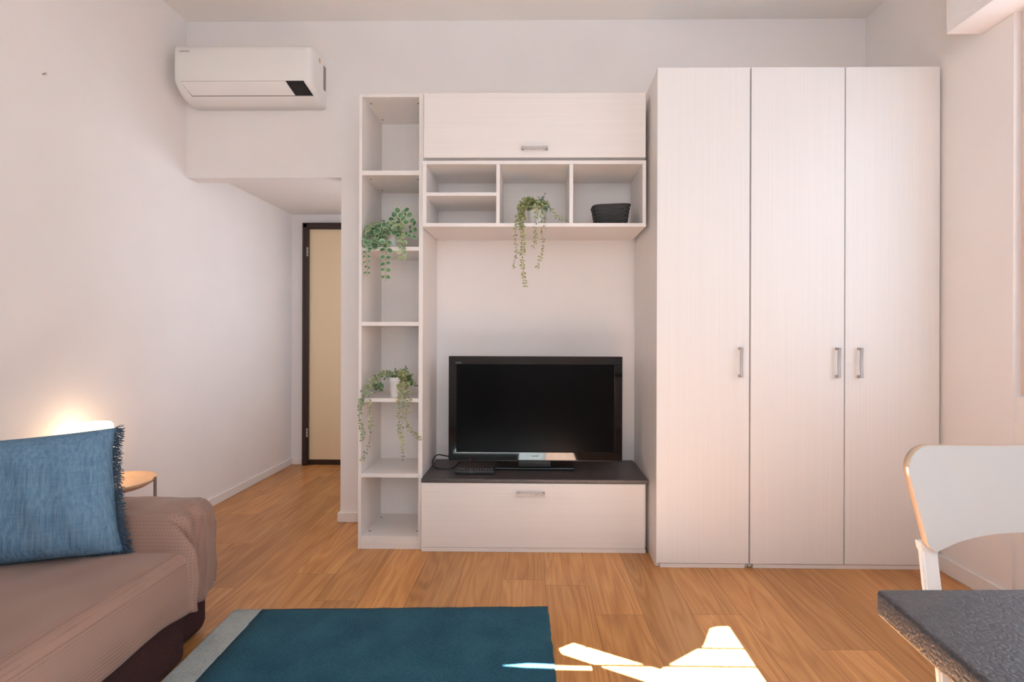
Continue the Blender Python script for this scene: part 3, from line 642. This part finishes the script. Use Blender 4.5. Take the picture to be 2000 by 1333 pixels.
plant_fine((0.007, 2.635, 1.667), 'white-potted olive-green trailing plant in the middle cubby', [
    ([(0, 0, .085), (-.03, -.04, .13), (-.06, -.08, .10), (-.072, -.10, .0), (-.068, -.105, -.10), (-.072, -.105, -.20), (-.062, -.105, -.28), (-.055, -.105, -.325)], .0085, .015, 1, 2),
    ([(0, 0, .085), (-.04, -.04, .13), (-.08, -.08, .10), (-.10, -.10, .01), (-.108, -.105, -.08), (-.10, -.105, -.15), (-.115, -.105, -.21), (-.112, -.105, -.235)], .011, .014, 1, 1),
    ([(0, 0, .085), (-.03, -.05, .13), (-.07, -.08, .09), (-.085, -.10, .03), (-.080, -.105, -.03)], .006, .015, 1, 4),
    ([(0, 0, .085), (.0, -.05, .11), (-.004, -.08, .05), (-.008, -.095, -.02), (-.006, -.10, -.09), (-.018, -.10, -.125)], .011, .014, 1, 1),
    ([(0, 0, .085), (.02, -.05, .11), (.026, -.08, .04), (.026, -.095, -.04), (.032, -.10, -.12), (.018, -.10, -.18), (.004, -.10, -.225)], .010, .014, 1, 1),
    ([(0, 0, .085), (.03, -.05, .10), (.042, -.08, .03), (.040, -.095, -.025)], .012, .010, 0, 1),
    ([(0, 0, .085), (.04, -.04, .12), (.07, -.06, .08), (.10, -.07, .04), (.13, -.07, .025), (.155, -.07, .02)], .013, .014, 0, 1)],
    [((.0, -.01, 0), 34, .055, .05, .09, .155, [0, 2, 0]), ((-.065, -.045, 0), 34, .045, .035, .08, .14, [1, 0, 0]), ((.03, -.02, 0), 16, .04, .03, .08, .17, [0, 2])], 23, 1, (-.165, .165), 0.098)

# ------------------------------------------------------------------ rug
RA = math.radians(2.1); RC = Vector((0.055, 2.021, 0))
def rug_pt(u, v): # u leftwards, v towards the camera
    return Vector((RC.x - u * math.cos(RA) + v * math.sin(RA), RC.y - u * math.sin(RA) - v * math.cos(RA), 0))
def rug_piece(name, u0, u1, v0, v1, mat, parent, jag=False):
    bm = bmesh.new(); nu, nv = 26, 44; h = 0.013; random.seed(5)
    top = []
    for j in range(nv + 1):
        r_ = []
        for i in range(nu + 1):
            u = u0 + (u1 - u0) * i / nu; v = v0 + (v1 - v0) * j / nv
            if 0 < j < nv and (i in (0, nu)): u += rnd(-.002, .002)
            if 0 < i < nu and (j in (0, nv)): v += rnd(-.0015, .0015)
            p = rug_pt(u, v); e = i in (0, nu) or j in (0, nv)
            r_.append(bm.verts.new((p.x, p.y, h - (0.003 if e else 0) + rnd(-.0006, .0006))))
        top.append(r_)
    for j in range(nv):
        for i in range(nu): bm.faces.new((top[j][i], top[j][i + 1], top[j + 1][i + 1], top[j + 1][i])).smooth = True
    rim = top[0] + [r[-1] for r in top[1:]] + top[-1][-2::-1] + [r[0] for r in top[-2:0:-1]]
    low = [bm.verts.new((v.co.x, v.co.y, 0.0005)) for v in rim]
    for k in range(len(rim)): bm.faces.new((rim[k], rim[(k + 1) % len(rim)], low[(k + 1) % len(rim)], low[k]))
    bmesh.ops.recalc_face_normals(bm, faces=bm.faces)
    return finish(name, bm, mat, parent)
rg_ = thing('rug', 'teal blue pile rug with a pale grey border on the wooden floor', 'rug', (-0.55, 1.2, 0))
rug_piece('pile_field', 0.0, 1.133, 0, 1.02, M['rug_teal'], rg_)
rug_piece('pale_field', 0.0, 1.133, 1.02, 1.7, M['rug_pale'], rg_)
rug_piece('pale_border', 1.133, 1.24, 0, 1.7, M['rug_pale'], rg_)

# ------------------------------------------------------------------ sofa
sf = thing('sofa', 'dark brown upholstered sofa along the left wall under a taupe throw', 'sofa', (-1.6, 0.9, 0))
def rbox(name, b, mat, parent, bev=0.03, seg=4):
    bm = bmesh.new(); add_box(bm, *b, bev=bev, seg=seg)
    for f in bm.faces: f.smooth = True
    return finish(name, bm, mat, parent)
rbox('seat_base', (-2.03, -1.160, -0.45, 1.665, 0.014, 0.355), M['sofa_base'], sf, 0.025)
rbox('armrest', (-2.03, -1.212, 1.655, 1.870, 0.004, 0.468), M['sofa_base'], sf, 0.045)
rbox('armrest', (-2.03, -1.212, -0.56, -0.44, 0.004, 0.468), M['sofa_base'], sf, 0.045)
rbox('backrest', (-2.045, -1.93, -0.44, 1.62, 0.20, 0.70), M['sofa_base'], sf, 0.04)

# throw draped over seat and arm
def throw():
    random.seed(9)
    xs = [-1.925 + 0.0125 * i for i in range(0, 84)]   # cloth coordinate across (to the front, then down)
    ys = [-0.40 + 0.014 * j for j in range(0, 190)]
    def sstep(a, b, v):
        v = min(max((v - a) / (b - a), 0), 1); return v * v * (3 - 2 * v)
    bm = bmesh.new(); grid = []
    R_ = 0.05
    for Y in ys:
        # distance along the arm: seat -> up the arm -> across -> down its far side
        yy = Y; extra = 0.0; top = 0.376; arm = 0.0
        if Y > 1.640:
            s_ = Y - 1.640
            if s_ < 0.135: yy = 1.640 + 0.035 * sstep(0, 0.135, s_); top = 0.376 + 0.110 * sstep(0, 0.135, s_)
            elif s_ < 0.320: yy = 1.675 + (s_ - 0.135); top = 0.486 + 0.008 * math.sin((s_ - 0.135) / 0.185 * math.pi)
            else: yy = 1.86 + 0.036 * sstep(0, 0.10, s_ - 0.320); extra = s_ - 0.320; top = 0.486
            arm = sstep(0.02, 0.16, s_)
        row = []
        xf = -1.142 - 0.058 * arm
        hem = 0.205 + 0.012 * math.sin(Y * 3.1) + 0.010 * math.sin(Y * 8.3 + 1)
        hem -= 0.030 * arm + 0.02 * sstep(1.5, 1.64, Y) * (1 - arm)
        L = (xf - R_) - xs[0]; arc = R_ * math.pi / 2; drop = top - R_ - hem
        tot = L + arc + drop
        for i in range(len(xs)):
            d = tot * i / (len(xs) - 1)
            wr = 0.0028 * math.sin(Y * 21 + d * 9) + 0.002 * math.sin(d * 33 - Y * 14)
            if d < L: x = xs[0] + d; z = top + wr * (0.6 + 0.4 * arm); hang = 0
            elif d < L + arc:
                a = (d - L) / R_; x = xf - R_ + R_ * math.sin(a); z = top - R_ + R_ * math.cos(a) + wr * 0.5; hang = 0.2
            else:
                h = d - L - arc; x = xf + 0.006 * sstep(0, .1, h); z = top - R_ - h; hang = sstep(0, 0.06, h)
            f1 = math.exp(-((Y - 1.69 - (0.376 - z) * 0.12) / 0.028) ** 2); f2 = math.exp(-((Y - 1.80 - (0.486 - z) * 0.16) / 0.020) ** 2); f3 = math.exp(-((Y - 1.88) / 0.022) ** 2)
            f4 = math.exp(-((Y - 1.755 - (0.486 - z) * 0.10) / 0.018) ** 2)
            g = sstep(xf - 0.16, xf - 0.01, x)
            x += g * (0.030 * f1 + 0.024 * f2 + 0.014 * f3 - 0.020 * f4 + 0.010 * math.sin(Y * 34) * hang * 0.25 * (0.3 + arm))
            y2 = yy; z2 = z
            if extra > 0:
                e = min(extra, 0.30) * 0.75; z2 = min(z, 0.486 - max(0, extra - 0.02) * 0.95) if d < L + arc else z - 0.1 * e
                z2 = max(z2, 0.165)
                if x > xf - 0.06: x -= 0.020 * sstep(0, 0.06, extra)
            row.append(bm.verts.new((x, y2 + 0.004 * math.sin(z * 40 + Y * 5) * hang, z2)))
        grid.append(row)
        if extra > 0.27: break
    for a, b in zip(grid, grid[1:]):
        for k in range(len(a) - 1):
            bm.faces.new((a[k], b[k], b[k + 1], a[k + 1])).smooth = True
    bmesh.ops.recalc_face_normals(bm, faces=bm.faces)
    o = finish('throw_blanket', bm, M['throw'])
    s = o.modifiers.new('th', 'SOLIDIFY'); s.thickness = 0.004; s.offset = 1
    return tag(o, 'taupe ribbed throw draped over the seat and arm of the sofa', 'throw blanket')
throw()

# cushion
def cushion():
    t = thing('cushion', 'blue crinkled muslin cushion with a frayed fringe leaning on the sofa arm', 'cushion', (-1.62, 1.56, 0.39))
    BL, BR = Vector((-1.915, 1.435, 0.380)), Vector((-1.335, 1.655 - 0.03, 0.385))
    TR, TL = Vector((-1.418, 1.690, 0.782)), Vector((-1.93, 1.52, 0.75))
    nrm = (BR - BL).cross(TL - BL).normalized(); nrm = -nrm if nrm.y > 0 else nrm   # towards the camera
    n = 44
    def pt(u, v, sgn):
        p = BL * (1 - u) * (1 - v) + BR * u * (1 - v) + TR * u * v + TL * (1 - u) * v
        # sides bow inwards between the pointed corners
        cu, cv = u - .5, v - .5
        p += (TL - BL) * (-0.012 * cv * 2 * (1 - (2 * cu) ** 2) if v < .5 else -0.02 * cv * 2 * (1 - (2 * cu) ** 2))
        p += (BR - BL) * (-0.030 * cu * 2 * (1 - (2 * cv) ** 4) * (1 if u > .5 else .6))
        e = (max(0.0, (1 - (2 * cu) ** 4)) * max(0.0, (1 - (2 * cv) ** 4))) ** 0.5
        wr = 0.0035 * math.sin(u * 37 + v * 6) * e + 0.003 * math.sin(v * 19 + u * 9) * e + 0.006 * math.sin(u * 7 + 1.5) * math.sin(v * 5) * e
        # flattened wrinkle near the bottom right corner
        return p + nrm * sgn * (0.068 * e + wr)
    bm = bmesh.new(); G = {}
    for s in (1, -1):
        for i in range(n + 1):
            for j in range(n + 1):
                if s == -1 and (i in (0, n) or j in (0, n)): G[s, i, j] = G[1, i, j]; continue
                G[s, i, j] = bm.verts.new(pt(i / n, j / n, s))
    for s in (1, -1):
        for i in range(n):
            for j in range(n):
                q = (G[s, i, j], G[s, i + 1, j], G[s, i + 1, j + 1], G[s, i, j + 1]); bm.faces.new(q if s == 1 else q[::-1]).smooth = True
    bmesh.ops.recalc_face_normals(bm, faces=bm.faces)
    finish('cover', bm, M['muslin'], t)
    bm = bmesh.new(); random.seed(4); ax = (BR - BL).normalized()
    for k in range(120):
        v = k / 119; p = pt(1, v, 0)
        for j in range(4):
            L = rnd(.014, .030); d = (ax + Vector((rnd(-.3, .3), rnd(-.5, .3), rnd(-.9, .5)))).normalized()
            add_tube(bm, [p - ax * 0.003, p + d * L * .5 + Vector((0, 0, rnd(-.003, .003))), p + d * L + Vector((0, 0, -0.004))], 0.0011, 4)
    for k in range(30):
        u = 0.82 + 0.18 * k / 29; p = pt(u, 0, 0)
        for j in range(3):
            d = (ax * .5 + nrm * rnd(.2, .8) + Vector((rnd(-.4, .4), 0, rnd(-.1, .5)))).normalized(); L = rnd(.010, .022)
            add_tube(bm, [p, p + d * L * .5, p + d * L], 0.0011, 4)
    o = finish('fringe', bm, M['fringe'], t); o['kind'] = 'stuff'
cushion()

# ------------------------------------------------------------------ side table and lamp
st = thing('side_table', 'round beige metal tray table behind the sofa arm', 'side table', (-1.878, 2.20, 0))
bm = bmesh.new(); lathe(bm, [(0.0, 0.0), (0.135, 0.0), (0.160, 0.014), (0.168, 0.024), (0.171, 0.024), (0.163, 0.010), (0.138, -0.006), (0.0, -0.006)], (-1.878, 2.20, 0.424), 72)
bmesh.ops.recalc_face_normals(bm, faces=bm.faces); finish('tray', bm, M['tray'], st)
for a in (14, 134, 254):
    bm = bmesh.new(); x = -1.878 + 0.175 * math.cos(math.radians(a)); y = 2.20 + 0.175 * math.sin(math.radians(a))
    if x < XL + 0.02: x = XL + 0.02
    add_tube(bm, [(x, y, 0.0), (x, y, 0.456)], 0.0062, 12); add_tube(bm, [(x, y, 0.450), (x + (-1.878 - x) * 0.05, y + (2.2 - y) * 0.05, 0.444)], 0.005, 8)
    finish('leg', bm, M['leg_metal'], st)
for z in (0.12,):
    bm = bmesh.new(); add_tube(bm, [(-1.878 + 0.173 * math.cos(a * math.pi / 24), 2.20 + 0.173 * math.sin(a * math.pi / 24), z) for a in range(49)], 0.005, 8, False); finish('lower_ring', bm, M['leg_metal'], st)
lp = thing('table_lamp', 'glowing white table lamp on the tray table behind the cushion', 'lamp', (-1.962, 2.20, 0.424))
bm = bmesh.new(); lathe(bm, [(0.0, 0.0005), (0.045, 0.0005), (0.048, 0.01), (0.030, 0.05), (0.026, 0.10), (0.0, 0.11)], (-1.962, 2.20, 0.4245), 40); finish('base', bm, M['pot'], lp)
bm = bmesh.new(); lathe(bm, [(0.0, 0.280), (0.068, 0.279), (0.077, 0.268), (0.081, 0.115), (0.079, 0.110), (0.073, 0.25), (0.0, 0.26)], (-1.962, 2.20, 0.4245), 48)
bmesh.ops.recalc_face_normals(bm, faces=bm.faces); finish('lamp_shade', bm, M['shade'], lp)

# small nail in the left wall
bm = bmesh.new(); add_tube(bm, [(XL, 2.074, 2.185), (XL + 0.012, 2.074, 2.187)], 0.0025, 8); add_tube(bm, [(XL + 0.012, 2.074, 2.187), (XL + 0.014, 2.074, 2.187)], 0.005, 10)
tag(finish('nail', bm, M['chrome']), 'small nail sticking out of the left wall', 'nail')

# ------------------------------------------------------------------ dining table
dt = thing('dining_table', 'dark slate-look dining table with a rounded edge in front of the chair', 'table', (1.0, 0.3, 0))
ea = math.atan2(0.482 - 0.462, 0.704 - 0.515)
bm = bmesh.new()
# slab outline (x, y): slightly skewed left edge
def slab(bm, pts, z0, z1, r=0.012, seg=4):
    lo = [bm.verts.new((x, y, z0)) for x, y in pts]; hi = [bm.verts.new((x, y, z1)) for x, y in pts]
    n = len(pts); fs = [bm.faces.new(lo[::-1]), bm.faces.new(hi)] + [bm.faces.new((lo[k], lo[(k + 1) % n], hi[(k + 1) % n], hi[k])) for k in range(n)]
    bmesh.ops.recalc_face_normals(bm, faces=bm.faces)
    bmesh.ops.bevel(bm, geom=list(bm.edges), offset=r, segments=seg, profile=0.5, affect='EDGES')
slab(bm, [(0.405, -0.15), (0.473, 0.703), (1.75, 0.735), (1.75, -0.15)][::-1], 0.714, 0.750, 0.006)
for f in bm.faces: f.smooth = abs(f.normal.z) < 0.98
finish('tabletop', bm, M['table_top'], dt)
for x, y in ((0.72, -0.08), (0.74, 0.58), (1.68, 0.60), (1.68, -0.08)):
    box('leg', (x - 0.02, x + 0.02, y - 0.02, y + 0.02, 0, 0.715), M['chair_leg'], dt, 0.003)

# ------------------------------------------------------------------ chair
ch = thing('dining_chair', 'white chair with a light grey backrest and pale plywood edge behind the table', 'chair', (1.02, 0.85, 0))
XC, YC = 1.022, 1.05
def chair_back():
    pts = []
    hw_t, hw_b = 0.242, 0.214   # half widths at top and bottom
    zt_, zb2 = 0.869, 0.656
    def corner(cx, cz, r, a0, a1, n=10):
        for k in range(n + 1):
            a = math.radians(a0 + (a1 - a0) * k / n); pts.append((cx + r * math.cos(a), cz + r * math.sin(a)))
    # clockwise from the top-left
    corner(-hw_t + 0.052, zt_ - 0.052, 0.052, 180, 90)
    corner(hw_t - 0.052, zt_ - 0.052, 0.052, 90, 0)
    corner(hw_b - 0.026, zb2 + 0.026, 0.026, 0, -80)
    for k in range(1, 24):
        u = k / 24; x = (hw_b - 0.03) * (1 - 2 * u); pts.append((x, zb2 + 0.001 + 0.034 * (1 - (1 - 2 * u) ** 2) ** 0.8))
    corner(-hw_b + 0.026, zb2 + 0.026, 0.026, 260, 180)
    return pts
P = chair_back()
bm = bmesh.new(); th = 0.017
def yoff(x, z): return 0.012 * 0 + 0.020 * (1 - (x / 0.242) ** 2) + (z - 0.76) * 0.12
fr = [bm.verts.new((XC + x, YC + yoff(x, z), z)) for x, z in P]; bk_ = [bm.verts.new((XC + x, YC + yoff(x, z) + th, z)) for x, z in P]
n = len(P)
for k in range(n):
    f = bm.faces.new((fr[k], fr[(k + 1) % n], bk_[(k + 1) % n], bk_[k])); f.material_index = 1; f.smooth = True
for ring, rev in ((fr, False), (bk_, True)):
    # fill in vertical strips for a curved face
    es = [bm.edges.get((ring[k], ring[(k + 1) % n])) for k in range(n)]
    g = bmesh.ops.triangle_fill(bm, edges=es, use_beauty=True, use_dissolve=False)
bmesh.ops.recalc_face_normals(bm, faces=bm.faces)
finish('backrest', bm, [M['chair_face'], M['ply']], ch)
for s in (-1, 1):
    bm = bmesh.new(); path = [(0.197, 1.070, 0.668), (0.198, 1.064, 0.65), (0.209, 1.04, 0.59), (0.214, 1.00, 0.46), (0.214, 0.99, 0.38), (0.214, 0.99, 0.0)]
    prev = None
    for (dx, y, z) in path:
        hw = 0.017 if z > 0.3 else 0.012
        q = [bm.verts.new((XC + s * dx + a * hw, y + b_ * 0.008, z)) for a, b_ in ((-1, -1), (1, -1), (1, 1), (-1, 1))]
        if prev:
            for k in range(4): bm.faces.new((prev[k], prev[(k + 1) % 4], q[(k + 1) % 4], q[k]))
        else: bm.faces.new(q)
        prev = q
    bm.faces.new(prev); bmesh.ops.recalc_face_normals(bm, faces=bm.faces)
    bmesh.ops.bevel(bm, geom=[e for e in bm.edges if abs((e.verts[0].co - e.verts[1].co).z) > 0.02], offset=0.004, segments=2, affect='EDGES')
    finish('leg', bm, M['chair_leg'], ch)
    bm = bmesh.new(); add_tube(bm, [(XC + s * 0.16, 0.64, 0.44), (XC + s * 0.18, 0.61, 0.0)], 0.011, 12); finish('leg', bm, M['chair_leg'], ch)
rbox('seat', (XC - 0.185, XC + 0.185, 0.60, 0.985, 0.44, 0.46), M['chair_face'], ch, 0.008, 2)
for q in ((XC - 0.19, XC + 0.19, 0.965, 0.985, 0.41, 0.44), (XC - 0.17, XC + 0.17, 0.63, 0.65, 0.41, 0.44)): box('seat_rail', q, M['chair_leg'], ch, 0.003)
